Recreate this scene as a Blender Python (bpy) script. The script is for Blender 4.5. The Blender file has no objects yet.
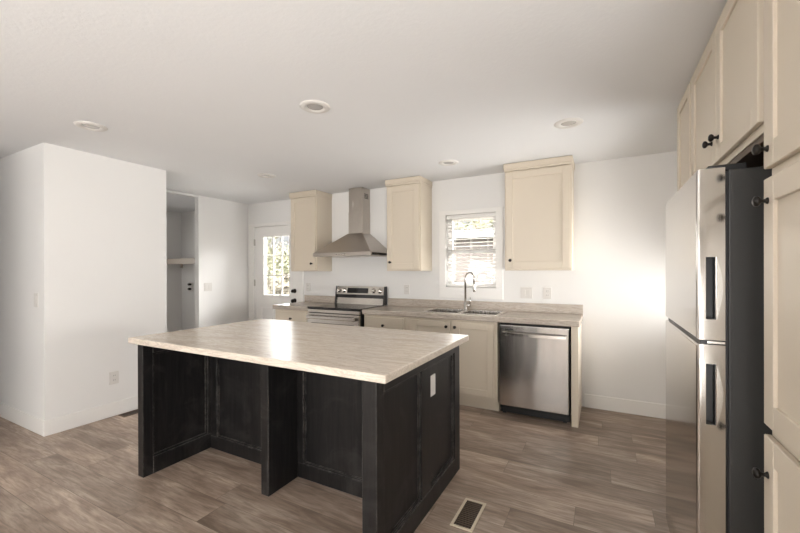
import bpy, bmesh, math, random
from mathutils import Vector, Matrix
random.seed(7)
S = bpy.context.scene
COL = S.collection

# ------------------------------------------------------------------ camera
F_PX, YAW, PITCH, ROLL, CAM_H, PPY = 378.5, 28.101, -0.131, 0.1855, 1.3425, 272.17
a, b, r = map(math.radians, (YAW, PITCH, ROLL))
fw = Vector((-math.sin(a)*math.cos(b), math.cos(a)*math.cos(b), math.sin(b)))
rt = Vector((math.cos(a), math.sin(a), 0)); up = rt.cross(fw)
cx = rt*math.cos(r) - up*math.sin(r); cy = rt*math.sin(r) + up*math.cos(r)
cam = bpy.data.objects.new('camera', bpy.data.cameras.new('camera')); COL.objects.link(cam)
cam.matrix_world = Matrix(((cx.x, cy.x, -fw.x, 0), (cx.y, cy.y, -fw.y, 0), (cx.z, cy.z, -fw.z, CAM_H), (0, 0, 0, 1)))
cam.data.sensor_width = 36; cam.data.lens = F_PX/800*36; cam.data.shift_y = (PPY-266.5)/800
cam.data.clip_start = .02
S.camera = cam

# ------------------------------------------------------------------ world, daylight portals, added fill lights
W = bpy.data.worlds.new('sky'); S.world = W; W.use_nodes = True
wn = W.node_tree.nodes; wl = W.node_tree.links
bg = wn['Background']
# overcast sky: dim at the horizon, bright overhead, brown earth below
tcw = wn.new('ShaderNodeTexCoord'); sep = wn.new('ShaderNodeSeparateXYZ'); rmp = wn.new('ShaderNodeValToRGB')
wl.new(tcw.outputs['Generated'], sep.inputs[0]); wl.new(sep.outputs['Z'], rmp.inputs['Fac']); wl.new(rmp.outputs[0], bg.inputs['Color'])
el = rmp.color_ramp.elements; el[0].position = .0; el[0].color = (.03, .031, .032, 1); el[1].position = .45; el[1].color = (1.7, 1.69, 1.66, 1)
q = el.new(.13); q.color = (.042, .043, .045, 1); q = el.new(.22); q.color = (1.6, 1.59, 1.56, 1)
bg.inputs['Strength'].default_value = 8.0

def area(name, loc, normal, w, h, power, color, portal=False, spread=180):
    l = bpy.data.lights.new(name, 'AREA'); l.shape = 'RECTANGLE'; l.size = w; l.size_y = h
    l.energy = power; l.color = color; l.spread = math.radians(spread)
    if portal: l.cycles.is_portal = True
    o = bpy.data.objects.new(name, l); COL.objects.link(o); o.location = loc
    o.rotation_euler = Vector(normal).to_track_quat('-Z', 'Z' if abs(normal[2]) < .5 else 'Y').to_euler()
    return o
DAY = (1.0, .985, .965)
area('portal_entry_door', (-4.337, 4.30, 1.435), (0, -1, 0), .56, .92, 1, DAY, True)
area('portal_kitchen_window', (-1.316, 4.33, 1.57), (0, -1, 0), .62, .86, 1, DAY, True)
area('fill_right_back', (1.00, 3.26, 1.12), (-1, -.12, .18), .52, 1.7, 11.5, DAY, spread=106)  # added light at a guessed, unseen window; brightens surfaces facing right
area('fill_right_front', (1.00, -1.35, 1.00), (-1, .35, 1.3), 2.2, 1.9, 80, DAY)  # added fill tilted up to brighten the ceiling, at a made-up door
area('fill_dining_side', (-1.5, -3.50, 1.45), (0, 1, .85), 1.4, 1.4, 40, DAY)  # fill light added behind the camera, aimed upward for soft bounce
area('fill_living_side', (-3.15, -3.50, 1.45), (.1, 1, 1.1), 1.4, 1.4, 32, DAY)  # second fill added behind the camera, lifts the right-hand cabinet fronts
area('fill_laundry_nook', (-6.60, 3.10, 1.60), (1, .2, -.5), .60, .8, 2.2, DAY)  # made-up source added to lift the dark laundry nook
VS = S.view_settings
VS.view_transform = 'Standard'; VS.look = 'None'; VS.gamma = 1; VS.use_curve_mapping = False
VS.exposure = 1.35

# ------------------------------------------------------------------ materials
class N:
    def __init__(s, name):
        s.m = bpy.data.materials.new(name); s.m.use_nodes = True
        s.t = s.m.node_tree; s.b = s.t.nodes['Principled BSDF']; s.out = s.t.nodes['Material Output']
    def n(s, typ, **kw):
        x = s.t.nodes.new('ShaderNode'+typ)
        for k, v in kw.items():
            if k in x.inputs: x.inputs[k].default_value = v
            else: setattr(x, k, v)
        return x
    def l(s, o, i): s.t.links.new(o, i)
    def set(s, **kw):
        for k, v in kw.items(): s.b.inputs[k.replace('_', ' ')].default_value = v
        return s
    def coords(s, scale=(1, 1, 1)):
        tc = s.n('TexCoord'); mp = s.n('Mapping'); mp.inputs['Scale'].default_value = scale
        s.l(tc.outputs['Object'], mp.inputs['Vector']); return mp.outputs[0]
    def noise(s, vec, scale, detail=4, rough=.5, dist=0):
        x = s.n('TexNoise'); x.inputs['Scale'].default_value = scale; x.inputs['Detail'].default_value = detail
        x.inputs['Roughness'].default_value = rough; x.inputs['Distortion'].default_value = dist
        s.l(vec, x.inputs['Vector']); return x.outputs['Fac']
    def ramp(s, fac, stops):
        x = s.n('ValToRGB'); e = x.color_ramp.elements
        while len(e) < len(stops): e.new(.5)
        for i, (p, c) in enumerate(stops):
            e[i].position = p; e[i].color = (c, c, c, 1) if isinstance(c, (int, float)) else (*c, 1)
        s.l(fac, x.inputs['Fac']); return x.outputs['Color']
    def mix(s, fac, c1, c2, mode='MIX'):
        x = s.n('Mix', data_type='RGBA', blend_type=mode)
        for sock, v in ((0, fac), (6, c1), (7, c2)):
            if hasattr(v, 'is_output'): s.l(v, x.inputs[sock])
            else: x.inputs[sock].default_value = v if sock == 0 else (*v, 1)
        return x.outputs[2]
    def bump(s, h, strength=.2, dist=.002):
        x = s.n('Bump'); x.inputs['Strength'].default_value = strength; x.inputs['Distance'].default_value = dist
        s.l(h, x.inputs['Height']); s.l(x.outputs[0], s.b.inputs['Normal'])
    def color(s, c): s.l(c, s.b.inputs['Base Color'])
def plain(name, c, rough=.5, metal=0, **kw):
    return N(name).set(Base_Color=(*c, 1), Roughness=rough, Metallic=metal, **kw).m
def paint(name, c, rough, bscale, bstr, vary=.04):
    k = N(name).set(Roughness=rough); v = k.coords()
    k.color(k.mix(k.ramp(k.noise(v, 1.3, 3), [(.3, 0), (.7, 1)]), tuple(x*(1-vary) for x in c), c))
    k.bump(k.noise(v, bscale, 3), bstr, .003); return k.m

M = {}
M['wall'] = paint('white_wall_paint', (.805, .792, .772), .55, 120, .12, .015)
M['ceiling'] = paint('textured_ceiling_paint', (.80, .80, .80), .8, 55, .30, .02)
M['trim'] = plain('white_trim_paint', (.84, .82, .79), .35)
M['cabinet'] = paint('cream_cabinet_paint', (.65, .57, .46), .42, 90, .04, .03)
M['black_metal'] = plain('black_bronze_metal', (.018, .015, .013), .35, .6)
M['dark'] = plain('dark_shadow_gap', (.01, .01, .01), .6)
M['black_gloss'] = plain('black_glass', (.012, .012, .013), .06)
M['black_plastic'] = plain('black_plastic', (.016, .016, .017), .38)
M['plate'] = plain('white_plastic', (.70, .675, .64), .4)
M['chrome'] = plain('brushed_nickel', (.62, .60, .57), .18, 1)
M['ivory'] = plain('ivory_metal', (.62, .54, .42), .4)
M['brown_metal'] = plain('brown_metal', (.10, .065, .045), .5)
M['shelf'] = plain('shelf_board', (.42, .36, .30), .5)
M['lens'] = plain('frosted_lens', (.56, .54, .51), .25, .25)
M['shade'] = plain('roller_shade', (.80, .78, .74), .8)

def wood_floor():
    k = N('grey_brown_plank_floor'); tc = k.n('TexCoord')
    sx = k.n('SeparateXYZ'); k.l(tc.outputs['Object'], sx.inputs[0])
    def mth(op, a_, b_=0):
        q = k.n('Math', operation=op)
        for i_, v_ in enumerate((a_, b_)):
            if hasattr(v_, 'is_output'): k.l(v_, q.inputs[i_])
            else: q.inputs[i_].default_value = v_
        return q.outputs[0]
    wnz = k.n('TexWhiteNoise', noise_dimensions='1D'); k.l(mth('FLOOR', mth('DIVIDE', sx.outputs['Y'], .182)), wnz.inputs['W'])
    cxyz = k.n('CombineXYZ'); k.l(mth('ADD', sx.outputs['X'], mth('MULTIPLY', wnz.outputs['Value'], 1.22)), cxyz.inputs['X']); k.l(sx.outputs['Y'], cxyz.inputs['Y'])
    br = k.n('TexBrick', offset=0.0, offset_frequency=1)
    for nm, v in (('Scale', 1), ('Brick Width', 1.22), ('Row Height', .182), ('Mortar Size', .0014), ('Mortar Smooth', .1), ('Bias', 0)): br.inputs[nm].default_value = v
    br.inputs['Color1'].default_value = (0, 0, 0, 1); br.inputs['Color2'].default_value = (1, 1, 1, 1); br.inputs['Mortar'].default_value = (.5, .5, .5, 1)
    k.l(cxyz.outputs[0], br.inputs['Vector'])
    sc = k.n('VectorMath', operation='SCALE'); sc.inputs['Scale'].default_value = 37; k.l(br.outputs['Color'], sc.inputs[0])
    ad = k.n('VectorMath', operation='ADD'); k.l(tc.outputs['Object'], ad.inputs[0]); k.l(sc.outputs[0], ad.inputs[1])
    mp = k.n('Mapping'); mp.inputs['Scale'].default_value = (1.1, 11, 1); k.l(ad.outputs[0], mp.inputs['Vector'])
    mp2 = k.n('Mapping'); mp2.inputs['Scale'].default_value = (1, 3.6, 1); k.l(ad.outputs[0], mp2.inputs['Vector'])
    fine = k.noise(mp.outputs[0], 5.5, 8, .62, .6); broad = k.noise(mp2.outputs[0], 1.9, 4, .55, .9)
    c = k.ramp(broad, [(.30, (.215, .155, .116)), (.50, (.375, .285, .222)), (.70, (.55, .445, .36))])
    c = k.mix(k.ramp(fine, [(.38, .55), (.60, 0)]), c, (.165, .117, .088))
    c = k.mix(.78, c, k.ramp(br.outputs['Color'], [(0, .68), (1, 1.16)]), 'MULTIPLY')
    c = k.mix(k.ramp(br.outputs['Fac'], [(0, 0), (1, .55)]), c, (.06, .045, .035))
    k.color(c)
    k.l(k.ramp(fine, [(.3, .46), (.7, .34)]), k.b.inputs['Roughness'])
    k.bump(fine, .08, .001); return k.m
M['floor'] = wood_floor()

def laminate(name, light, mid, dark, stretch):
    k = N(name).set(Roughness=.26); v = k.coords(stretch)
    n1 = k.noise(v, 2.2, 9, .62, 1.6); n2 = k.noise(v, 6.5, 8, .66, 2.4)
    c = k.ramp(n1, [(.32, mid), (.5, light), (.72, light)])
    c = k.mix(k.ramp(n2, [(.455, 0), (.50, .45), (.545, 0)]), c, dark)
    c = k.mix(k.ramp(k.noise(v, 16, 6, .6, 1), [(.45, 0), (.75, .28)]), c, mid)
    k.color(c); return k.m
M['island_top'] = laminate('pale_marbled_laminate', (.68, .60, .51), (.56, .48, .395), (.29, .235, .19), (.42, 3.4, 3.4))
M['counter'] = laminate('grey_marbled_laminate', (.50, .435, .37), (.39, .335, .28), (.20, .165, .135), (.5, 3.2, 3.2))

def black_wood():
    k = N('worn_black_stained_wood').set(Roughness=.42, Specular_IOR_Level=.3); v = k.coords((7, 7, .55)); w = k.coords()
    g = k.noise(v, 6, 8, .65, .6)
    c = k.ramp(g, [(.35, (.005, .0046, .0048)), (.62, (.0135, .0123, .012)), (.82, (.040, .036, .034))])
    sm = k.noise(w, 3.2, 6, .6, 1.2)
    c = k.mix(k.ramp(sm, [(.52, 0), (.80, .6)]), c, (.06, .055, .053))
    bv = k.n('Bevel', samples=4); bv.inputs['Radius'].default_value = .008
    ge = k.n('NewGeometry'); dp = k.n('VectorMath', operation='DOT_PRODUCT')
    k.l(bv.outputs[0], dp.inputs[0]); k.l(ge.outputs['Normal'], dp.inputs[1])
    edge = k.ramp(dp.outputs['Value'], [(.80, 1), (.97, 0)])
    wear = k.mix(1, edge, k.ramp(k.noise(w, 17, 5, .7), [(.40, 0), (.60, .9)]), 'MULTIPLY')
    c = k.mix(wear, c, (.17, .155, .142)); k.color(c)
    k.bump(g, .12, .001); return k.m
M['black_wood'] = black_wood()

def steel(name, c, rough, grain=(180, 180, 1.2), wav=0.0, wscale=(5, 5, .7)):
    k = N(name).set(Metallic=1.0, Base_Color=(*c, 1)); v = k.coords(grain)
    n = k.noise(v, 3, 3)
    k.l(k.ramp(n, [(.3, rough*.8), (.7, rough*1.2)]), k.b.inputs['Roughness'])
    if wav: k.bump(k.noise(k.coords(wscale), 1.0, 1, .3), wav, .05)
    return k.m
M['steel'] = steel('stainless_steel', (.58, .545, .505), .24)
M['dw_steel'] = steel('dishwasher_stainless_steel', (.60, .575, .545), .20, wav=.16)
M['hood_steel'] = steel('hood_stainless_steel', (.50, .455, .41), .32)
M['fridge_steel'] = steel('refrigerator_stainless_steel', (.475, .45, .42), .13)
M['fridge_body'] = paint('charcoal_refrigerator_enamel', (.035, .034, .032), .45, 300, .2, .05)

def glass():
    k = N('window_glass'); tr = k.n('BsdfTransparent'); gl = k.n('BsdfGlossy'); gl.inputs['Roughness'].default_value = .02
    fr = k.n('Fresnel'); fr.inputs['IOR'].default_value = 1.35; mx = k.n('MixShader')
    k.l(fr.outputs[0], mx.inputs[0]); k.l(tr.outputs[0], mx.inputs[1]); k.l(gl.outputs[0], mx.inputs[2]); k.l(mx.outputs[0], k.out.inputs['Surface'])
    return k.m
M['glass'] = glass()
def mott(name, c1, c2, scale, rough=.8):
    k = N(name).set(Roughness=rough); k.color(k.mix(k.ramp(k.noise(k.coords(), scale, 6, .6), [(.35, 0), (.65, 1)]), c1, c2)); return k.m
M['ground'] = mott('dry_earth_yard', (.12, .105, .085), (.18, .16, .13), 2.5)
M['bounce_slab'] = mott('pale_bounce_surface', (.58, .57, .55), (.66, .65, .62), 1.5)
M['leaf'] = mott('yellow_green_leaves', (.035, .04, .017), (.09, .09, .045), 2)
M['leaf2'] = mott('olive_brown_leaves', (.04, .035, .023), (.09, .078, .05), 2)
M['bark'] = mott('grey_bark', (.12, .10, .08), (.22, .18, .15), 12)
M['siding'] = plain('brown_siding', (.045, .037, .032), .7)
M['roof'] = plain('brown_roofing', (.022, .018, .0155), .9, Specular_IOR_Level=.05)

# ------------------------------------------------------------------ helpers
class MB:
    def __init__(s): s.bm = bmesh.new()
    def box(s, x0, x1, y0, y1, z0, z1, bev=0, seg=2, edges=None):
        x0, x1 = sorted((x0, x1)); y0, y1 = sorted((y0, y1)); z0, z1 = sorted((z0, z1))
        t = bmesh.new(); bmesh.ops.create_cube(t, size=1)
        for v in t.verts: v.co = Vector(((x0+x1)/2+v.co.x*(x1-x0), (y0+y1)/2+v.co.y*(y1-y0), (z0+z1)/2+v.co.z*(z1-z0)))
        if bev:
            es = [e for e in t.edges if edges is None or edges(e)]
            bmesh.ops.bevel(t, geom=es, offset=bev, segments=seg, profile=.5, affect='EDGES')
        s.join(t); return s
    def join(s, t):
        me = bpy.data.meshes.new('tmp'); t.to_mesh(me); t.free(); s.bm.from_mesh(me); bpy.data.meshes.remove(me)
    def lathe(s, origin, axis, prof, seg=20):
        ax = Vector(axis).normalized(); u = ax.orthogonal().normalized(); w = ax.cross(u); o = Vector(origin); rings = []
        for (rad, d) in prof:
            if rad < 1e-6: rings.append([s.bm.verts.new(o+ax*d)])
            else: rings.append([s.bm.verts.new(o+ax*d+(u*math.cos(2*math.pi*i/seg)+w*math.sin(2*math.pi*i/seg))*rad) for i in range(seg)])
        for A, B in zip(rings, rings[1:]):
            for i in range(seg):
                j = (i+1) % seg
                if len(A) == 1 and len(B) == 1: continue
                if len(A) == 1: f = (A[0], B[i], B[j])
                elif len(B) == 1: f = (A[i], B[0], A[j])
                else: f = (A[i], B[i], B[j], A[j])
                s.bm.faces.new(f).smooth = True
        return s
    def cyl(s, p0, p1, r0, r1=None, seg=16):
        p0, p1 = Vector(p0), Vector(p1); d = (p1-p0).length; r1 = r0 if r1 is None else r1
        return s.lathe(p0, p1-p0, [(0, 0), (r0, 0), (r1, d), (0, d)], seg)
    def tube(s, pts, rad, seg=12):
        pts = [Vector(p) for p in pts]; rings = []; u = None
        for i, p in enumerate(pts):
            t = (pts[min(i+1, len(pts)-1)]-pts[max(i-1, 0)]).normalized()
            u = t.orthogonal().normalized() if u is None else (u-t*u.dot(t)).normalized()
            w = t.cross(u); rr = rad[i] if isinstance(rad, (list, tuple)) else rad
            rings.append([s.bm.verts.new(p+(u*math.cos(2*math.pi*k/seg)+w*math.sin(2*math.pi*k/seg))*rr) for k in range(seg)])
        for A, B in zip(rings, rings[1:]):
            for k in range(seg): s.bm.faces.new((A[k], B[k], B[(k+1) % seg], A[(k+1) % seg])).smooth = True
        s.bm.faces.new(rings[0][::-1]); s.bm.faces.new(rings[-1]); return s
    def prism(s, poly, vec):
        A = [s.bm.verts.new(p) for p in poly]; B = [s.bm.verts.new(Vector(p)+Vector(vec)) for p in poly]; n = len(A)
        s.bm.faces.new(A); s.bm.faces.new(B[::-1])
        for i in range(n): s.bm.faces.new((A[i], A[(i+1) % n], B[(i+1) % n], B[i]))
        return s
    def loft(s, loops):
        R = [[s.bm.verts.new(p) for p in l] for l in loops]; n = len(R[0])
        s.bm.faces.new(R[0]); s.bm.faces.new(R[-1][::-1])
        for A, B in zip(R, R[1:]):
            for i in range(n): s.bm.faces.new((A[i], A[(i+1) % n], B[(i+1) % n], B[i]))
        return s
    def done(s, name, mat, parent=None, label=None, extra=()):
        bmesh.ops.recalc_face_normals(s.bm, faces=s.bm.faces)
        me = bpy.data.meshes.new(name); s.bm.to_mesh(me); s.bm.free()
        for m in ([mat] if not isinstance(mat, (list, tuple)) else mat): me.materials.append(M[m] if isinstance(m, str) else m)
        o = bpy.data.objects.new(name, me); COL.objects.link(o)
        if parent is not None:
            wl_ = Vector((0, 0, 0)); q = parent
            while q is not None: wl_ += q.location; q = q.parent
            me.transform(Matrix.Translation(-wl_)); o.parent = parent
        if label: o['label'] = label
        return o
def B(*args, **kw): return MB().box(*args, **kw)
def tag(o, label, cat, group=None):
    o['label'] = label; o['category'] = cat
    if group: o['group'] = group
    return o
def thing(name, loc, label, cat, group=None):
    o = bpy.data.objects.new(name, None); COL.objects.link(o); o.location = loc; o.empty_display_size = .1
    return tag(o, label, cat, group)
def solo(o, label, cat, group=None):
    """recentre a single-mesh thing on the middle of its base"""
    vs = [v.co for v in o.data.vertices]; lo = [min(v[i] for v in vs) for i in range(3)]; hi = [max(v[i] for v in vs) for i in range(3)]
    c = Vector(((lo[0]+hi[0])/2, (lo[1]+hi[1])/2, lo[2])); o.data.transform(Matrix.Translation(-c)); o.location = c
    return tag(o, label, cat, group)
def struct(name, mb, mat, parent=None):
    o = mb.done(name, mat, parent); o['kind'] = 'structure'; return o
def copy_tree(o, loc):
    c = o.copy(); COL.objects.link(c); c.location = loc
    def rec(src, dst):
        for ch in src.children:
            d = ch.copy(); COL.objects.link(d); d.parent = dst; rec(ch, d)
    rec(o, c); return c

# ------------------------------------------------------------------ dimensions (metres)
D, H = 4.152, 2.408                    # back wall, ceiling
XR, XL, YN = 1.06, -8.5, -3.6          # right wall, left wall, wall behind the camera
PX, PY0, PY1 = -4.033, 1.363, 2.352    # partition block
HX, HY = -4.937, 3.318                 # hall wall
NX = -6.67                             # laundry end wall
T = .14

# ------------------------------------------------------------------ structure
struct('floor', B(XL-T, XR+T, YN-T, D+T, -.12, 0), 'floor')
struct('ceiling', B(XL-T, XR+T, YN-T, D+T, H, H+.14), 'ceiling')
DX0, DX1, DZ = -4.80, -3.89, 2.035
WX0, WX1, WZ0, WZ1 = -1.607, -1.025, 1.157, 1.99
wb = MB()
wb.box(NX-T, DX0, D, D+T, 0, H); wb.box(DX0, DX1, D, D+T, DZ, H); wb.box(DX1, WX0, D, D+T, 0, H)
wb.box(WX0, WX1, D, D+T, 0, WZ0); wb.box(WX0, WX1, D, D+T, WZ1, H); wb.box(WX1, XR+T, D, D+T, 0, H)
struct('wall_back', wb, 'wall')
struct('added_eave', B(-2.9, XR+T, D+T, D+T+1.2, H+.06, H+.14), 'trim')      # unseen eave added to keep sky light off the kitchen blind
wr = MB(); RW = (2.97, 3.55, .20, 2.04)
SD = (-2.5, -.2, .03, 2.08)
wr.box(XR, XR+T, YN-T, SD[0], 0, H).box(XR, XR+T, SD[0], SD[1], SD[3], H).box(XR, XR+T, SD[0], SD[1], 0, SD[2]).box(XR, XR+T, SD[1], RW[0], 0, H).box(XR, XR+T, RW[1], D, 0, H).box(XR, XR+T, RW[0], RW[1], 0, RW[2]).box(XR, XR+T, RW[0], RW[1], RW[3], H)
struct('wall_right', wr, 'wall')
FW = [(-3.95, -2.4), (-2.3, -.7)]; wf = MB(); xs = [XL-T] + [v for p in FW for v in p] + [XR]
for i in range(0, len(xs), 2): wf.box(xs[i], xs[i+1], YN-T, YN, 0, H)
for p in FW: wf.box(p[0], p[1], YN-T, YN, 0, .70).box(p[0], p[1], YN-T, YN, 2.2, H)
struct('wall_front', wf, 'wall')
struct('wall_left', B(XL-T, XL, YN, PY0, 0, H), 'wall')
struct('wall_light_block', B(-4.32, -4.22, YN, .25, 0, H), 'wall')  # unseen wall added to block light and dim the far-left wall face
struct('wall_partition', B(XL-T, PX, PY0, PY1, 0, H), 'wall')
LWN = (2.75, 3.45, 1.15, 2.05)
struct('wall_laundry', MB().box(NX-T, NX, PY1, LWN[0], 0, H).box(NX-T, NX, LWN[1], D, 0, H).box(NX-T, NX, LWN[0], LWN[1], 0, LWN[2]).box(NX-T, NX, LWN[0], LWN[1], LWN[3], H), 'wall')
hw = B(HX-.085, HX, HY, D, 0, H); hw.box(HX-.085, HX-.02, PY1, HY, H-.028, H)
struct('wall_hall', hw, 'wall')
BH, BT = .13, .013
def bb(name, *boxes):
    m = MB()
    for q in boxes: m.box(*q, bev=.003, seg=1)
    struct(name, m, 'trim')
bb('baseboard_back', (-.155, XR, D-BT, D, 0, BH))
bb('baseboard_right', (XR-BT, XR, 2.97, D-BT, 0, BH))
bb('baseboard_partition', (PX, PX+BT, PY0-BT, PY1, 0, BH), (XL, PX, PY0-BT, PY0, 0, BH))
bb('baseboard_hall', (HX, HX+BT, HY, D, 0, BH))
bb('baseboard_laundry', (NX, HX-.085, D-BT, D, 0, BH), (NX, NX+BT, PY1, D-BT, 0, BH))
# unseen windows added around the fill lights: frame and a drawn shade
def added_window(n, axis, at, u0, u1, z0, z1, s):
    """axis 'x': wall plane x=at; s = direction of the room"""
    def bx(m, ua, ub, za, zb, d0, d1):
        d0, d1 = at-s*d0, at-s*d1
        return m.box(d0, d1, ua, ub, za, zb) if axis == 'x' else m.box(ua, ub, d0, d1, za, zb)
    w = 0.05; f = MB()
    for q in ((u0, u0+w, z0, z1), (u1-w, u1, z0, z1), (u0+w, u1-w, z0, z0+w), (u0+w, u1-w, z1-w, z1)): bx(f, *q, .0, .08)
    o = struct('window_%d' % n, f, 'trim')
    struct('pane', bx(MB(), u0+w, u1-w, z0+w, z1-w, .06, .066), 'glass', o)
    struct('roller_shade', bx(MB(), u0+w, u1-w, z0+w, z1-w, .085, .095), 'shade', o)
added_window(2, 'x', XR, *RW, -1)
for i, p in enumerate(FW): added_window(3+i, 'y', YN, p[0], p[1], .70, 2.2, 1)
added_window(5, 'x', XR, *SD, -1)
added_window(6, 'x', NX, *LWN, 1)

# kitchen window: casing, single-hung frame, glass
fr = MB()
CW = .078
fr.box(WX0-CW, WX1+CW, D-.016, D, WZ1, WZ1+.05, bev=.002, seg=1).box(WX0-CW, WX1+CW, D-.016, D, 1.032, WZ0, bev=.002, seg=1)
fr.box(WX0-CW, WX0, D-.016, D, WZ0, WZ1, bev=.002, seg=1).box(WX1, WX1+CW, D-.016, D, WZ0, WZ1, bev=.002, seg=1)
win = struct('window_1', fr, 'trim')
y0, y1 = D+.075, D+.125; sw = .05
sa = MB().box(WX0, WX0+sw, y0, y1, WZ0, WZ1).box(WX1-sw, WX1, y0, y1, WZ0, WZ1).box(WX0+sw, WX1-sw, y0, y1, WZ0, WZ0+sw).box(WX0+sw, WX1-sw, y0, y1, WZ1-sw, WZ1).box(WX0+sw, WX1-sw, y0-.012, y1, 1.545, 1.595)
struct('window_sash', sa, 'trim', win)
struct('pane', B(WX0+sw, WX1-sw, y0+.03, y0+.034, WZ0+sw, 1.545), 'glass', win)
struct('pane', B(WX0+sw, WX1-sw, y0+.03, y0+.034, 1.595, WZ1-sw), 'glass', win)

# entry door with nine-lite glass
jm = MB(); c0 = .095
jm.box(DX0-.115, DX0-.005, D-.016, D, 0, DZ+.05, bev=.002, seg=1).box(DX1+.005, DX1+.10, D-.016, D, 0, DZ+.05, bev=.002, seg=1).box(DX0-.005, DX1+.005, D-.016, D, DZ+.004, DZ+.05, bev=.002, seg=1)
struct('trim_1', jm, 'trim')
GX0, GX1, GZ0, GZ1 = -4.602, -4.072, .991, 1.877
e = .006; dy0, dy1 = D+.012, D+.057
ds = MB().box(DX0+e, GX0, dy0, dy1, .012, DZ-e).box(GX1, DX1-e, dy0, dy1, .012, DZ-e).box(GX0, GX1, dy0, dy1, .012, GZ0).box(GX0, GX1, dy0, dy1, GZ1, DZ-e)
for (px0, px1) in ((-4.66, -4.40), (-4.29, -4.03)):
    for q in ((px0, px1, .20, .215), (px0, px1, .78, .795), (px0, px0+.015, .215, .78), (px1-.015, px1, .215, .78)): ds.box(q[0], q[1], dy0-.006, dy0, q[2], q[3])
door = struct('door_1', ds, 'trim')
gf = MB(); g = .028
gf.box(GX0-g, GX0, dy0-.010, dy0, GZ0-g, GZ1+g, bev=.003).box(GX1, GX1+g, dy0-.010, dy0, GZ0-g, GZ1+g, bev=.003).box(GX0, GX1, dy0-.010, dy0, GZ0-g, GZ0, bev=.003).box(GX0, GX1, dy0-.010, dy0, GZ1, GZ1+g, bev=.003)
struct('glass_frame', gf, 'trim', door)
mu = MB()
for i in (1, 2):
    x = GX0+(GX1-GX0)*i/3; z = GZ0+(GZ1-GZ0)*i/3
    mu.box(x-.007, x+.007, dy0+.012, dy0+.026, GZ0, GZ1); mu.box(GX0, GX1, dy0+.0125, dy0+.0255, z-.007, z+.007)
struct('muntins', mu, 'trim', door)
struct('pane', B(GX0, GX1, dy0+.030, dy0+.034, GZ0, GZ1), 'glass', door)
for z in (.25, 1.17, 1.80): struct('hinge', B(DX0-.006, DX0+.010, D-.006, dy0+.001, z-.05, z+.05), 'chrome', door)
for z, rr in ((1.06, .027), (.915, .030)):
    k = MB().lathe((-3.972, dy0, z), (0, -1, 0), [(0, 0), (rr+.006, 0), (rr+.004, .008), (rr*.45, .012), (rr*.45, .028), (rr*.9, .034), (rr, .046), (rr*.8, .058), (0, .062)])
    struct('door_knob' if z < 1 else 'deadbolt', k, 'black_metal', door)

# ------------------------------------------------------------------ cabinet kit
class Face:
    """cabinet fronts: along x facing -y ('b', plane y=at) or along y facing -x ('r', plane x=at)"""
    def __init__(s, kind, at): s.k, s.at = kind, at
    def box(s, m, u0, u1, z0, z1, d0, d1, **kw):
        if s.k == 'b': return m.box(u0, u1, s.at-d0, s.at-d1, z0, z1, **kw)
        return m.box(s.at-d0, s.at-d1, u0, u1, z0, z1, **kw)
    def pt(s, u, z, d): return (u, s.at-d, z) if s.k == 'b' else (s.at-d, u, z)
    def axis(s): return (0, -1, 0) if s.k == 'b' else (-1, 0, 0)
def shaker(F, u0, u1, z0, z1, parent, name='door', st=.062, th=.019, mat='cabinet', label=None):
    m = MB(); kw = dict(bev=.0022, seg=1)
    F.box(m, u0, u0+st, z0, z1, 0.001, th, **kw); F.box(m, u1-st, u1, z0, z1, 0.001, th, **kw)
    F.box(m, u0+st, u1-st, z0, z0+st, 0.001, th, **kw); F.box(m, u0+st, u1-st, z1-st, z1, 0.001, th, **kw)
    F.box(m, u0+st-.004, u1-st+.004, z0+st-.004, z1-st+.004, 0.001, th-.009)
    return m.done(name, mat, parent, label)
def knob(F, u, z, parent, d=.019, sc=1.0):
    prof = [(0, 0), (.010, 0), (.009, .003), (.0055, .006), (.0055, .014), (.012, .018), (.0155, .023), (.0145, .029), (.008, .033), (0, .034)]
    return MB().lathe(F.pt(u, z, d), F.axis(), [(a_*sc, b_*sc) for a_, b_ in prof], 18).done('knob', 'black_metal', parent)

# ------------------------------------------------------------------ wall cabinets
UB, UD = 1.347, D-.312
def wall_cabinet(x0, x1, label, knob_u):
    t = thing('wall_cabinet', ((x0+x1)/2, (UD+D)/2, UB), label, 'cabinet', None)
    B(x0, x1, UD, D, UB, 2.345, bev=.0015, seg=1).done('body', 'cabinet', t)
    F = Face('b', UD)
    d = shaker(F, x0+.014, x1-.014, UB+.020, 2.318, t, st=.066)
    knob(F, knob_u, 1.447, d)
    c = MB()
    c.box(x0-.004, x1+.004, UD-.022, D, 2.330, 2.350, bev=.003); c.box(x0-.009, x1+.009, UD-.028, D, 2.350, 2.404, bev=.004)
    c.done('crown_moulding', 'cabinet', t); return t
wall_cabinet(-3.728, -3.276, 'cream wall cabinet left of the range hood, nearest the entry door', -3.345)
wall_cabinet(-2.224, -1.785, 'cream wall cabinet between the range hood and the kitchen window', -2.165)
wall_cabinet(-.858, -.246, 'wide cream wall cabinet right of the kitchen window', -.80)

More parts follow.
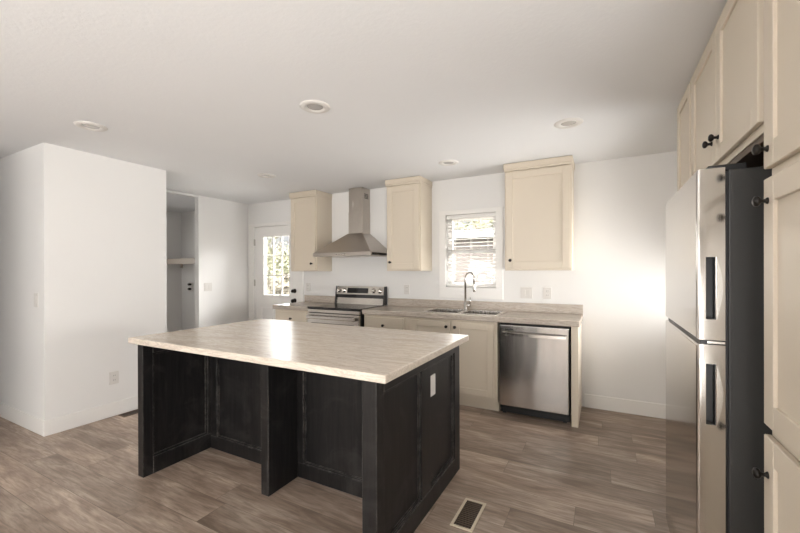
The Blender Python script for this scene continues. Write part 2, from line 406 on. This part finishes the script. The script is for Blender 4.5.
# ------------------------------------------------------------------ base cabinets, counters
CF, CT = 3.582, .914                  # face-frame plane, counter top
CB = CT-.052
FB = Face('b', CF)
def base_cabinet(x0, x1, label, hollow=False):
    t = thing('base_cabinet', ((x0+x1)/2, (CF+D)/2, 0), label, 'cabinet')
    if hollow:
        m = MB().box(x0, x0+.018, CF, D-.002, .105, CB-.001).box(x1-.018, x1, CF, D-.002, .105, CB-.001).box(x0+.018, x1-.018, CF, D-.002, .105, .125)
        m.box(x0+.018, x1-.018, D-.012, D-.002, .125, CB-.001).box(x0+.018, x1-.018, CF, CF+.018, .125, .16).box(x0+.018, x1-.018, CF, CF+.018, CB-.03, CB-.001).box((x0+x1)/2-.045, (x0+x1)/2+.075, CF, CF+.018, .16, CB-.03).box(x0+.018, x0+.075, CF, CF+.018, .16, CB-.03).box(x1-.075, x1-.018, CF, CF+.018, .16, CB-.03)
    else: m = B(x0, x1, CF, D-.002, .105, CB-.001)
    m.box(x0, x1, CF+.055, D-.002, 0, .105)
    m.done('body', 'cabinet', t); return t
t = base_cabinet(-2.372, -1.832, 'cream base cabinet with a drawer right of the range')
d = FB.box(MB(), -2.358, -1.862, .705, .838, .001, .019, bev=.003).done('drawer', 'cabinet', t); knob(FB, -2.11, .752, d)
shaker(FB, -2.358, -1.862, .14, .690, t)
t = base_cabinet(-1.830, -.872, 'cream sink base cabinet with two tall doors under the sink', True)
d = shaker(FB, -1.775, -1.335, .14, .838, t); knob(FB, -1.375, .788, d)
d = shaker(FB, -1.305, -.905, .14, .838, t); knob(FB, -1.285, .788, d)
t = base_cabinet(-3.752, -3.166, 'cream base cabinet between the entry door and the range')
d = FB.box(MB(), -3.72, -3.20, .705, .838, .001, .019, bev=.003).done('drawer', 'cabinet', t); knob(FB, -3.46, .752, d)
shaker(FB, -3.72, -3.20, .14, .690, t)
ep = MB().box(-.236, -.180, 3.560, D-.014, .10, CB-.001, bev=.002, seg=1).box(-.234, -.182, 3.566, D-.014, 0, .10)
solo(ep.done('cabinet_end_panel', 'cabinet'), 'narrow cream end panel closing the counter run right of the dishwasher', 'panel')

SX0, SX1, SY0, SY1 = -1.665, -.885, 3.625, 4.075     # sink cutout
t = thing('kitchen_countertop', (-1.27, 3.85, CB), 'long grey-beige marbled counter with the sink, right of the range', 'countertop')
CY0 = 3.544; X0, X1 = -2.380, -.168
m = MB()
m.box(X0, X1, CY0, SY0, CB, CT, bev=.007, edges=lambda e_: all(v.co.y < CY0+.001 for v in e_.verts) or all(v.co.x > X1-.001 for v in e_.verts))
m.box(X0, SX0, SY0, D-.001, CB, CT).box(SX1, X1, SY0, D-.001, CB, CT).box(SX0, SX1, SY1, D-.001, CB, CT)
m.done('worktop', 'counter', t)
B(X0, X1+.002, D-.021, D-.001, CT, 1.006, bev=.003).done('backsplash', 'counter', t)
t = thing('kitchen_countertop', (-3.46, 3.85, CB), 'short grey-beige marbled counter between the entry door and the range', 'countertop')
B(-3.770, -3.160, CY0, D-.001, CB, CT, bev=.007, edges=lambda e_: all(v.co.y < CY0+.001 for v in e_.verts)).done('worktop', 'counter', t)
B(-3.759, -3.160, D-.021, D-.001, CT, 1.006, bev=.003).done('backsplash', 'counter', t)

# sink
t = thing('kitchen_sink', ((SX0+SX1)/2, (SY0+SY1)/2, CT-.19), 'stainless steel double-bowl sink set in the long counter below the window', 'sink')
rim = MB(); rw = .022; xm = (SX0+SX1)/2
rim.box(SX0-.012, SX1+.012, SY0-.012, SY0+rw, CT+.0005, CT+.006, bev=.002).box(SX0-.012, SX1+.012, SY1-.075, SY1+.012, CT+.0005, CT+.006, bev=.002)
rim.box(SX0-.012, SX0+rw, SY0+rw, SY1-.075, CT+.0005, CT+.006).box(SX1-rw, SX1+.012, SY0+rw, SY1-.075, CT+.0005, CT+.006).box(xm-.02, xm+.02, SY0+rw, SY1-.075, CT+.0005, CT+.006)
rim.done('rim', 'steel', t)
for (xa, xb) in ((SX0+rw, xm-.02), (xm+.02, SX1-rw)):
    ya, yb, zb = SY0+rw, SY1-.075, CT-.18
    bw = MB(); th = .004
    bw.box(xa, xb, ya, yb, zb, zb+th).box(xa, xa+th, ya, yb, zb+th, CT+.002).box(xb-th, xb, ya, yb, zb+th, CT+.002).box(xa+th, xb-th, ya, ya+th, zb+th, CT+.002).box(xa+th, xb-th, yb-th, yb, zb+th, CT+.002)
    o = bw.done('bowl', 'steel', t)
    MB().lathe(((xa+xb)/2, (ya+yb)/2, zb+th), (0, 0, 1), [(0, .001), (.03, .001), (.042, .003), (.044, 0)]).done('drain', 'chrome', o)
# faucet
fx, fy, fz = -1.335, 4.035, CT+.006
t = thing('faucet', (fx, fy, fz), 'tall brushed nickel gooseneck pull-down faucet behind the sink', 'faucet')
MB().lathe((fx, fy, fz), (0, 0, 1), [(0, 0), (.027, 0), (.026, .006), (.021, .010), (.020, .075), (.015, .082), (0, .083)]).done('base', 'chrome', t)
ax = Vector((.93, -.37, 0)).normalized(); R_ = .062; zc = 1.262
pts = [Vector((fx, fy, fz+.07)), Vector((fx, fy, zc))] + [Vector((fx, fy, zc))+ax*(R_-R_*math.cos(q))+Vector((0, 0, R_*math.sin(q))) for q in [math.pi*i/14 for i in range(1, 14)]]
end = Vector((fx, fy, zc))+ax*2*R_; pts += [end, end-Vector((0, 0, .05))]
MB().tube(pts, .0115).done('neck', 'chrome', t)
MB().lathe(end-Vector((0, 0, .04)), (0, 0, -1), [(0, 0), (.0125, 0), (.015, .02), (.0165, .085), (.013, .105), (0, .106)]).done('spray_head', 'chrome', t)
hd = MB().cyl((fx, fy, fz+.045), (fx+.055, fy-.012, fz+.048), .012, .011); hd.tube([(fx+.050, fy-.011, fz+.050), (fx+.060, fy-.014, fz+.09), (fx+.062, fy-.016, fz+.135)], [.007, .006, .005])
hd.done('lever_handle', 'chrome', t)

# ------------------------------------------------------------------ range
RX0, RX1 = -3.150, -2.392
t = thing('kitchen_range', ((RX0+RX1)/2, 3.82, 0), 'stainless steel electric range with black glass cooktop under the hood', 'range')
m = B(RX0+.002, RX1-.002, 3.545, 4.130, .03, .895); m.box(RX0+.03, RX1-.03, 3.60, 4.1, 0, .03); m.done('body', 'black_plastic', t, 'black side panels')
ct = B(RX0, RX1, 3.512, 4.055, .897, .921, bev=.004); ct.done('cooktop', 'black_gloss', t, 'black glass cooktop')
F = Face('b', 3.545)
F.box(MB(), RX0+.004, RX1-.004, .855, .893, 0, .030, bev=.004).done('front_rail', 'steel', t)
od = F.box(MB(), RX0+.004, RX1-.004, .20, .848, 0, .038, bev=.004).done('oven_door', 'steel', t)
F.box(MB(), RX0+.07, RX1-.07, .30, .735, .036, .0405).done('oven_window', 'black_gloss', od, 'black oven window')
hb = MB()
F.box(hb, RX0+.03, RX1-.03, .786, .822, .072, .092, bev=.006)
for x in (RX0+.055, RX1-.055): F.box(hb, x-.018, x+.018, .782, .826, .036, .086, bev=.004)
hb.done('oven_handle', 'steel', od)
F.box(MB(), RX0+.004, RX1-.004, .045, .193, 0, .034, bev=.004).done('storage_drawer', 'steel', t)
# backguard, sloping face
def slope(z): return 4.062+(z-.921)*.16
def wedge(za, zb, off0, off1, x0=RX0, x1=RX1):
    return MB().prism([(x0, slope(za)-off0, za), (x0, slope(zb)-off0, zb), (x0, slope(zb)-off1, zb), (x0, slope(za)-off1, za)], (x1-x0, 0, 0))
bgp = MB().prism([(RX0+.012, slope(.921), .921), (RX0+.012, slope(1.140), 1.140), (RX0+.012, 4.130, 1.140), (RX0+.012, 4.130, .921)], (RX1-RX0-.024, 0, 0)).done('backguard', 'steel', t)
wedge(1.043, 1.147, .016, -.001).done('control_panel', 'steel', bgp)
wedge(1.000, 1.042, .008, -.001).done('vent_strip', 'black_gloss', bgp, 'black glossy band below the controls')
wedge(1.062, 1.128, .0185, .015, RX0+.19, RX1-.245).done('display', 'black_gloss', bgp, 'black clock display')
for x in (RX0+.055, RX0+.135, RX1-.165, RX1-.075):
    n = Vector((0, -1, .16)).normalized(); z = 1.094
    k = MB().lathe((x, slope(z)-.015, z), n, [(0, 0), (.031, 0), (.031, .004), (.024, .008), (.022, .026), (.019, .029), (0, .029)], 20)
    k.box(x-.005, x+.005, slope(z)-.052, slope(z)-.030, z-.022, z+.022, bev=.002)
    k.done('knob', 'steel', bgp)
for x in (RX0-.0005, RX1-.0115): MB().prism([(x, slope(.921)-.02, .921), (x, slope(1.150)-.02, 1.150), (x, 4.131, 1.150), (x, 4.131, .921)], (.012, 0, 0)).done('end_cap', 'black_plastic', bgp, 'black end cap')

# ------------------------------------------------------------------ range hood
hx0, hx1, hy0 = -3.185, -2.330, 3.655
t = thing('range_hood', ((hx0+hx1)/2, 3.9, 1.53), 'stainless steel pyramid range hood and chimney over the range', 'range hood')
B(hx0, hx1, hy0, D-.001, 1.530, 1.572, bev=.002, seg=1).done('canopy_lip', 'hood_steel', t)
qx0, qx1, qy0 = -2.870, -2.652, 3.975
def ring(x0, x1, y0, z): return [(x0, y0, z), (x1, y0, z), (x1, D-.001, z), (x0, D-.001, z)]
MB().loft([ring(hx0+.004, hx1-.004, hy0+.004, 1.572), ring(qx0-.004, qx1+.004, qy0-.006, 1.826)]).done('canopy', 'hood_steel', t)
ch = MB().box(qx0, qx1, qy0, D-.001, 1.824, 2.10, bev=.002, seg=1).box(qx0+.003, qx1-.003, qy0+.003, D-.001, 2.10, H-.004, bev=.002, seg=1)
ch = ch.done('chimney', 'hood_steel', t)
for i in range(4): B(qx1-.004, qx1-.0015, qy0+.045, qy0+.135, 2.27+i*.017, 2.279+i*.017).done('vent_slot', 'dark', ch)
B(hx1-.001, hx1+.0015, hy0+.03, D-.13, 1.540, 1.563).done('side_strip', 'black_gloss', t, 'dark strip on the right edge')
for i in range(4): MB().cyl(((hx0+hx1)/2-.06+i*.04, hy0+.001, 1.551), ((hx0+hx1)/2-.06+i*.04, hy0-.003, 1.551), .008).done('button', 'steel', t)
for (xa, xb) in ((hx0+.05, (hx0+hx1)/2-.01), ((hx0+hx1)/2+.01, hx1-.05)): B(xa, xb, hy0+.06, D-.06, 1.526, 1.531).done('grease_filter', 'steel', t)

# ------------------------------------------------------------------ dishwasher
wx0, wx1 = -.864, -.246
t = thing('dishwasher', ((wx0+wx1)/2, 3.85, 0), 'stainless steel dishwasher at the right end of the counter', 'dishwasher')
B(wx0+.012, wx1-.006, 3.600, 4.10, .06, CB-.006).done('tub', 'dark', t, 'black tub behind the door')
F = Face('b', 3.598)
dd = F.box(MB(), wx0+.014, wx1-.008, .095, .842, 0, .043, bev=.006, seg=3).done('door', 'dw_steel', t)
hm = MB(); n = 14; L = []
for i in range(n+1):
    s_ = i/n; x = -.815+(-.270+.815)*s_; bow = .030+.022*math.sin(math.pi*s_); yy = 3.598-.043-bow
    L.append([(x, yy-.010, .752), (x, yy-.010, .778), (x, yy+.006, .782), (x, yy+.006, .748)])
hm.loft(L)
for x in (-.800, -.285): hm.box(x-.015, x+.015, 3.598-.078, 3.598-.041, .752, .778, bev=.003)
hm.done('handle', 'steel', dd)
F.box(MB(), -.800, -.722, .797, .811, .043, .0445).done('badge', 'black_plastic', dd, 'small dark name plate')
kp = MB().box(wx0+.014, wx1-.004, 3.620, 3.66, .012, .093, bev=.002).box(wx0+.03, wx0+.06, 3.63, 3.66, 0, .012).box(wx1-.06, wx1-.03, 3.63, 3.66, 0, .012)
kp.done('kick_plate', 'black_plastic', t, 'black kick plate')
for x in (-.76, -.33): F.box(MB(), x-.018, x+.018, .8422, CB-.001, -.01, .010).done('mounting_bracket', 'black_metal', t)

# ------------------------------------------------------------------ island
IX0, IX1, IY0, IY1, IT = -2.700, -.855, 1.383, 2.455, .8755
t = thing('kitchen_island', ((IX0+IX1)/2, (IY0+IY1)/2, 0), 'worn black-stained wooden kitchen island with open knee spaces and panelled ends', 'island')
def end_panel(x0, x1):
    m = MB(); kw = dict(bev=.002, seg=1)
    m.box(x0, x1, IY0, IY0+.064, 0, IT, **kw); m.box(x0, x1, IY1-.095, IY1, 0, IT, **kw); m.box(x0, x1, 1.845, 1.965, .11, IT-.07, **kw)
    for ya, yb in ((IY0+.064, IY1-.095),): m.box(x0, x1, ya, yb, 0, .11, **kw); m.box(x0, x1, ya, yb, IT-.07, IT, **kw)
    m.box(x0+.021, x1-.021, IY0+.06, IY1-.09, .10, IT-.06)
    for ya, yb in ((IY0+.064, 1.845), (1.965, IY1-.095)):      # moulded lip inside the frame on both faces
        for xa in (x0+.010, x1-.021):
            m.box(xa, xa+.011, ya, yb, .11, .124); m.box(xa, xa+.010, ya, yb, IT-.084, IT-.07)
            m.box(xa, xa+.010, ya, ya+.012, .124, IT-.084); m.box(xa, xa+.010, yb-.012, yb, .124, IT-.084)
    return m.done('end_panel', 'black_wood', t)
end_panel(IX0, IX0+.060); right_end = end_panel(IX1-.076, IX1)
B(-1.818, -1.756, 1.616, 1.862, 0, IT, bev=.002, seg=1).done('support_panel', 'black_wood', t)
def back_panel(x0, x1):
    m = MB().box(x0, x1, 1.880, 1.895, 0, IT)
    kw = dict(bev=.002, seg=1)
    m.box(x0, x1, 1.864, 1.880, 0, .095, **kw).box(x0, x1, 1.864, 1.880, IT-.06, IT, **kw).box(x0, x0+.07, 1.864, 1.880, .095, IT-.06, **kw).box(x1-.07, x1, 1.864, 1.880, .095, IT-.06, **kw)
    m.box(x0+.07, x1-.07, 1.871, 1.880, .095, .108).box(x0+.07, x0+.082, 1.871, 1.880, .108, IT-.06).box(x1-.082, x1-.07, 1.871, 1.880, .108, IT-.06)
    return m.done('back_panel', 'black_wood', t)
back_panel(IX0+.061, -1.783); back_panel(-1.781, IX1-.077)
m = B(IX0+.061, IX1-.077, 1.896, 2.430, .10, IT); m.box(IX0+.061, IX1-.077, 1.896, 2.37, 0, .10); m.done('carcass', 'black_wood', t)
class BackFace(Face):
    def box(s, m, u0, u1, z0, z1, d0, d1, **kw): return m.box(u0, u1, s.at+d0, s.at+d1, z0, z1, **kw)
    def pt(s, u, z, d): return (u, s.at+d, z)
    def axis(s): return (0, 1, 0)
FI = BackFace('b', 2.430); wI = (IX1-.077-IX0-.061)/3
for i in range(3):
    u0 = IX0+.061+i*wI; d = shaker(FI, u0+.008, u0+wI-.008, .11, .86, t, mat='black_wood'); knob(FI, u0+.04, .80, d)
om = B(IX1-.0215, IX1-.015, 1.992, 2.070, .618, .738, bev=.0015); om = om.done('electrical_outlet', 'plate', t, 'white outlet on the end panel')
for z in (.650, .706): B(IX1-.0155, IX1-.0135, 2.016, 2.046, z-.016, z+.016, bev=.001).done('socket', 'plate', om)
t = B(-2.743, -.789, 1.346, 2.457, .8765, CT, bev=.005).done('island_countertop', 'island_top')
solo(t, 'large pale cream marbled countertop on the black island', 'countertop')

# ------------------------------------------------------------------ right-hand cabinets
RXF = .437; FR = Face('r', RXF)
def tall_body(t, y0, y1, z0, kick=True):
    m = B(RXF, XR-.002, y0, y1, z0 if not kick else .10, H-.003)
    if kick: m.box(RXF+.06, XR-.002, y0, y1, 0, .10)
    m.done('body', 'cabinet', t)
t = thing('pantry_cabinet', (.75, 1.18, 0), 'tall cream pantry cabinet at the right edge, on the near side of the refrigerator', 'cabinet')
tall_body(t, .885, 1.484, 0)
for za, zb, kz in ((1.637, 2.362, 1.690), (.893, 1.607, 1.541), (.125, .863, .755)):
    d = shaker(FR, .91, 1.482, za, zb, t, st=.07); knob(FR, 1.450, kz, d)
t = thing('over_refrigerator_cabinet', (.75, 2.02, 1.742), 'cream two-door cabinet hung above the refrigerator', 'cabinet')
tall_body(t, 1.520, 2.520, 1.765, kick=False)
B(RXF+.055, RXF+.075, 1.486, 1.519, 1.765, H-.003).done('filler_strip', 'cabinet', t)
d = shaker(FR, 1.528, 2.007, 1.792, 2.362, t); knob(FR, 1.968, 1.884, d)
d = shaker(FR, 2.012, 2.500, 1.792, 2.362, t); knob(FR, 2.070, 1.886, d)
B(RXF+.004, XR-.002, 1.520, 2.519, 1.742, 1.764).done('shade_toned_bottom', 'brown_metal', t, 'underside coloured dark brown to stand in for shade')  # shade under the cabinet put into the panel colour
t = thing('pantry_cabinet', (.75, 2.73, 0), 'tall narrow cream cabinet on the far side of the refrigerator', 'cabinet')
tall_body(t, 2.522, 2.952, 0)
for za, zb, kz in ((1.637, 2.362, 1.690), (.893, 1.607, 1.541), (.125, .863, .755)):
    d = shaker(FR, 2.552, 2.925, za, zb, t, st=.055); knob(FR, 2.90, kz, d)

# ------------------------------------------------------------------ refrigerator
ry0, ry1, rx0, rx1 = 1.640, 2.372, .288, .366
t = thing('refrigerator', (.64, 2.0, 0), 'stainless steel top-freezer refrigerator with charcoal sides beside the pantry', 'refrigerator')
m = B(.376, 1.03, ry0+.006, ry1-.006, .03, 1.682, bev=.004)
for x in (.42, .97):
    for y in (ry0+.06, ry1-.06): m.cyl((x, y, 0), (x, y, .031), .02)
m.done('body', 'fridge_body', t, 'charcoal body')
B(.366, .377, ry0+.014, ry1-.014, .07, 1.676).done('gasket', 'black_plastic', t, 'black door gasket')
def fridge_door(z0, z1, pz0, pz1):
    tb = bmesh.new(); bmesh.ops.create_cube(tb, size=1)
    for v in tb.verts: v.co = Vector(((rx0+rx1)/2+v.co.x*(rx1-rx0), (ry0+ry1)/2+v.co.y*(ry1-ry0), (z0+z1)/2+v.co.z*(z1-z0)))
    es = [e for e in tb.edges if all(v.co.x < rx0+.001 for v in e.verts)]
    bmesh.ops.bevel(tb, geom=es, offset=.009, segments=4, profile=.5, affect='EDGES')
    for f in tb.faces: f.smooth = False
    px0, px1 = .314, .340
    for co, no in (((px0, 0, 0), (1, 0, 0)), ((px1, 0, 0), (1, 0, 0)), ((0, 0, pz0), (0, 0, 1)), ((0, 0, pz1), (0, 0, 1))):
        bmesh.ops.bisect_plane(tb, geom=tb.verts[:]+tb.edges[:]+tb.faces[:], plane_co=co, plane_no=no)
    pf = [f for f in tb.faces if f.normal.y < -.9 and px0 < f.calc_center_median().x < px1 and pz0 < f.calc_center_median().z < pz1]
    ex = bmesh.ops.extrude_face_region(tb, geom=pf)
    bmesh.ops.delete(tb, geom=pf, context='FACES')
    vs = [g for g in ex['geom'] if isinstance(g, bmesh.types.BMVert)]
    for v in vs: v.co.y += .032
    o = MB(); o.join(tb); o = o.done('freezer_door' if z1 > 1.3 else 'refrigerator_door', 'fridge_steel', t)
    liner = MB(); th = .0015
    liner.box(px0, px1, ry0+.030, ry0+.0318, pz0, pz1).box(px0, px0+th, ry0-.001, ry0+.030, pz0, pz1).box(px1-th, px1, ry0-.001, ry0+.030, pz0, pz1).box(px0+th, px1-th, ry0-.001, ry0+.030, pz0, pz0+th).box(px0+th, px1-th, ry0-.001, ry0+.030, pz1-th, pz1)
    liner.done('handle_pocket', 'black_plastic', o, 'dark recessed grip')
    n = 12; lens = [(px1+.002, ry0, pz0+.0)] + [(px1+.002+.017*math.sin(math.pi*i/n), ry0, pz0+(pz1-pz0)*i/n) for i in range(1, n)] + [(px1+.002, ry0, pz1)]
    MB().prism(lens, (0, -.005, 0)).done('handle_grip', 'chrome', o)
    return o
fridge_door(1.104, 1.690, 1.175, 1.388)
fridge_door(.060, 1.088, .815, 1.022)
B(.300, .372, ry0+.010, ry1-.01, 1.0885, 1.1035).done('door_gap_shade_strip', 'black_plastic', t, 'black strip put in to darken the gap between the doors')  # black strip fills the gap in place of its shade
B(.318, .366, ry0+.002, ry0+.009, 1.092, 1.100).done('middle_hinge', 'chrome', t)
B(.325, .43, ry0+.03, ry0+.10, 1.683, 1.706, bev=.004).done('top_hinge_cover', 'black_plastic', t)
B(.372, .40, ry0+.03, ry1-.03, .005, .062).done('base_grille', 'black_plastic', t)

# ------------------------------------------------------------------ recessed lights
def recessed(x, y, label):
    t = thing('recessed_light', (x, y, H), label, 'ceiling light')
    MB().lathe((x, y, H), (0, 0, -1), [(.098, 0), (.096, .004), (.088, .009), (.070, .011), (.062, .010), (.052, .002), (.050, .0005)], 36).done('trim_ring', 'plate', t)
    MB().lathe((x, y, H), (0, 0, -1), [(.0515, .001), (.049, .003), (.030, .0055), (0, .0065)], 32).done('lens', 'lens', t, 'grey unlit lens')
for x, y, l in ((-3.282, 1.376, 'recessed ceiling light nearest the white partition wall'), (-1.633, 1.901, 'recessed ceiling light directly above the island, the largest seen'),
                (-.212, 2.984, 'recessed ceiling light in front of the wide wall cabinet, at right'), (-1.327, 3.503, 'small far recessed ceiling light in front of the kitchen window'),
                (-3.276, 3.005, 'far recessed ceiling light in front of the left wall cabinet and entry door')):
    recessed(x, y, l)

# ------------------------------------------------------------------ outlets and switches
def plate(name, kind, plane, u, z, w, label, cat, n=1):
    """plane: ('b',y) faces -y, ('l',x) faces +x"""
    def bx(m, ua, ub, za, zb, d0, d1, **kw):
        if plane[0] == 'b': return m.box(ua, ub, plane[1]-d0, plane[1]-d1, za, zb, **kw)
        return m.box(plane[1]+d0, plane[1]+d1, ua, ub, za, zb, **kw)
    loc = (u, plane[1], z-.058) if plane[0] == 'b' else (plane[1], u, z-.058)
    t = thing(name, loc, label, cat)
    bx(MB(), u-w/2, u+w/2, z-.058, z+.058, .0, .006, bev=.002).done('cover_plate', 'plate', t)
    for i in range(n):
        c = u+(i-(n-1)/2)*.046
        if kind == 'outlet':
            for zc_ in (z+.021, z-.021):
                s = bx(MB(), c-.017, c+.017, zc_-.015, zc_+.015, .006, .008, bev=.001).done('socket', 'plate', t)
                for du in (-.007, .007): bx(MB(), c+du-.0012, c+du+.0012, zc_-.003, zc_+.007, .0078, .0085).done('slot', 'dark', s)
        else:
            bx(MB(), c-.016, c+.016, z-.033, z+.033, .006, .0095, bev=.0015).done('rocker', 'plate', t)
plate('electrical_outlet', 'outlet', ('b', D), -3.70, 1.122, .075, 'white outlet between the entry door casing and the range', 'outlet')
plate('electrical_outlet', 'outlet', ('b', D), -2.12, 1.118, .075, 'white outlet above the backsplash right of the range', 'outlet')
plate('light_switch', 'switch', ('b', D), -.705, 1.112, .120, 'double white switch plate below the wide wall cabinet, beside the window', 'light switch', 2)
plate('electrical_outlet', 'outlet', ('b', D), -.497, 1.112, .078, 'white outlet below the wide wall cabinet, farther right one', 'outlet')
plate('light_switch', 'switch', ('l', HX), 3.456, 1.130, .120, 'double white switch plate on the hall wall left of the entry door', 'light switch', 2)
plate('electrical_outlet', 'outlet', ('l', PX), 1.860, .355, .078, 'white outlet low on the white partition wall', 'outlet')
plate('light_switch', 'switch', ('b', PY0), -4.184, 1.112, .075, 'single white light switch by the partition corner at far left', 'light switch')

# ------------------------------------------------------------------ floor registers
def register(x0, x1, y0, y1, fmat, label, n):
    t = thing('floor_register', ((x0+x1)/2, (y0+y1)/2, 0), label, 'floor vent'); b_ = .014
    m = MB().box(x0, x1, y0, y0+b_, .0005, .006, bev=.001).box(x0, x1, y1-b_, y1, .0005, .006, bev=.001).box(x0, x0+b_, y0+b_, y1-b_, .0005, .006).box(x1-b_, x1, y0+b_, y1-b_, .0005, .006)
    m.done('frame', fmat, t)
    B(x0+b_, x1-b_, y0+b_, y1-b_, .0005, .0015).done('duct_opening', 'dark', t, 'dark opening')
    m = MB()
    for i in range(n):
        y = y0+b_+(y1-y0-2*b_)*(i+.5)/n; m.box(x0+b_, x1-b_, y-.0016, y+.0016, .0016, .005)
    m.done('louvers', 'brown_metal', t, 'dark slats')
register(-.712, -.590, 1.882, 2.150, 'ivory', 'ivory metal floor register with dark slots right of the island', 15)
register(-4.000, -3.900, 1.880, 2.14, 'brown_metal', 'dark brown floor register beside the partition baseboard', 14)

# ------------------------------------------------------------------ laundry nook
m = B(NX+.001, HX-.087, 3.86, D-.001, 1.540, 1.565, bev=.002); m.box(NX+.001, HX-.087, 3.84, 3.859, 1.475, 1.568, bev=.002)
t = thing('wall_shelf', ((NX+HX)/2, 4.0, 1.47), 'long plain shelf in the dim laundry nook behind the partition', 'shelf')
m.done('board', 'shelf', t)
for x in (-6.64, -5.10): MB().box(x-.015, x+.015, 3.92, D-.002, 1.512, 1.539).box(x-.015, x+.015, D-.03, D-.002, 1.42, 1.512).done('bracket', 'shelf', t)
t = thing('laundry_valve', (-6.38, D, 1.0), 'pair of small dark water valves on the laundry nook wall', 'valve')
B(-6.44, -6.33, D-.006, D, 1.0, 1.17, bev=.002).done('back_plate', 'plate', t)
for z in (1.045, 1.125):
    MB().cyl((-6.385, D-.006, z), (-6.385, D-.055, z), .012).cyl((-6.385, D-.05, z), (-6.335, D-.05, z), .022, .018).done('valve_body', 'black_metal', t)

# ------------------------------------------------------------------ window blind
bx0, bx1 = WX0+.006, WX1-.006; by = D+.036
t = thing('window_blind', ((bx0+bx1)/2, by, WZ0+.005), 'white horizontal slat blind in the kitchen window above the sink', 'blind')
B(bx0, bx1, by-.028, by+.028, WZ1-.045, WZ1-.002, bev=.003).done('headrail', 'trim', t)
m = MB(); z = WZ1-.072; tl = math.radians(6)
while z > WZ0+.045:
    n_ = Vector((0, math.sin(tl), math.cos(tl))); dv = Vector((0, -math.cos(tl), math.sin(tl)))*-.024
    c = Vector((bx0, by, z)); m.prism([c-dv-n_*.0012, c+dv-n_*.0012, c+dv+n_*.0012, c-dv+n_*.0012], (bx1-bx0, 0, 0)); z -= .0415
m.done('slats', 'trim', t)
B(bx0, bx1, by-.024, by+.024, WZ0+.008, WZ0+.028, bev=.004).done('bottom_rail', 'trim', t)
for x in (bx0+.09, (bx0+bx1)/2, bx1-.09):
    for dy in (-.0255, .0255): B(x-.0012, x+.0012, by+dy-.0006, by+dy+.0006, WZ0+.02, WZ1-.04).done('ladder_cord', 'trim', t)
MB().cyl((bx0+.065, by-.034, WZ1-.03), (bx0+.065, by-.034, 1.55), .004, seg=8).done('tilt_wand', 'plate', t)

# ------------------------------------------------------------------ outdoors
GZ = -.55
struct('bounce_slab', B(-7.0, -3.3, D+T+.03, 7.4, GZ, GZ+.05), 'bounce_slab')  # unseen pale slab added to bounce sky light in through the door glass
struct('ground', B(-40, 30, D+T+.02, 60, GZ-.2, GZ), 'ground')
def tree(x, y, h, rad, mat, label, seed, trunk=.3):
    rg = random.Random(seed); t = thing('tree', (x, y, GZ), label, 'tree', None)
    tk = MB().tube([(x, y, GZ), (x+.05, y, GZ+h*.3), (x-.05, y+.05, GZ+h*.75)], [.16, .12, .05], 8)
    for i in range(6):
        q = rg.uniform(0, 6.28); z = GZ+h*rg.uniform(.3, .6); tk.tube([(x, y, z), (x+math.cos(q)*rad*.6, y+math.sin(q)*rad*.6, z+h*.2)], [.06, .02], 6)
    tk.done('trunk', 'bark', t)
    m = MB(); cl = []
    for i in range(26):
        v = Vector((rg.gauss(0, 1), rg.gauss(0, 1), rg.gauss(0, 1))).normalized()*rg.uniform(.35, 1)
        cl.append(Vector((x+v.x*rad, y+v.y*rad, GZ+h*(1+trunk)/2+v.z*h*(1-trunk)/2)))
    for c in cl:
        for i in range(110):
            p = c+Vector((rg.gauss(0, 1), rg.gauss(0, 1), rg.gauss(0, 1)))*rad*.23
            u = Vector((rg.gauss(0, 1), rg.gauss(0, 1), rg.gauss(0, 1))).normalized(); w = u.orthogonal().normalized(); sz = rg.uniform(.05, .11)
            m.bm.faces.new([m.bm.verts.new(p+q) for q in (u*sz, w*sz*.6, -u*sz, -w*sz*.6)])
    me = bpy.data.meshes.new('crown'); m.bm.to_mesh(me); m.bm.free(); me.materials.append(M[mat])
    o = bpy.data.objects.new('crown', me); COL.objects.link(o); me.transform(Matrix.Translation(-t.location)); o.parent = t
tree(-7.7, 7.7, 1.9, .75, 'leaf2', 'small olive shrub seen low in the entry door glass, nearest of the three', 1, .05)
tree(-12.3, 11.7, 3.0, 1.5, 'leaf', 'dark leafy tree of middle distance seen through the entry door glass', 2, .1)
tree(-18.2, 16.6, 4.2, 2.2, 'leaf2', 'far olive-brown tree seen highest through the entry door glass', 3, .1)
tree(-1.55, 7.4, 1.75, .52, 'leaf', 'low leafy bush seen through the lower right part of the kitchen window', 4, .05)
tree(-5.4, 18.5, 6.5, 2.8, 'leaf', 'tall tree standing behind the neighbouring house roof', 5, .3)
tree(-3.15, 7.4, 1.7, .52, 'leaf', 'small leafy bush seen through the lower left part of the kitchen window', 6, .05)
t = thing('neighbour_house', (-3, 11, GZ), 'low brown neighbouring house with a white roof edge seen through the kitchen window', 'house')
B(-6.0, -.6, 9.6, 13.0, GZ, 2.22).done('wall', 'siding', t)
MB().prism([(-6.3, 9.2, 2.222), (-6.3, 9.2, 2.30), (-6.3, 11.3, 2.62), (-6.3, 13.4, 2.30), (-6.3, 13.4, 2.222)], (6.0, 0, 0)).done('roof', 'roof', t)
B(-6.32, -.28, 9.15, 9.199, 2.19, 2.32).done('fascia', 'trim', t)
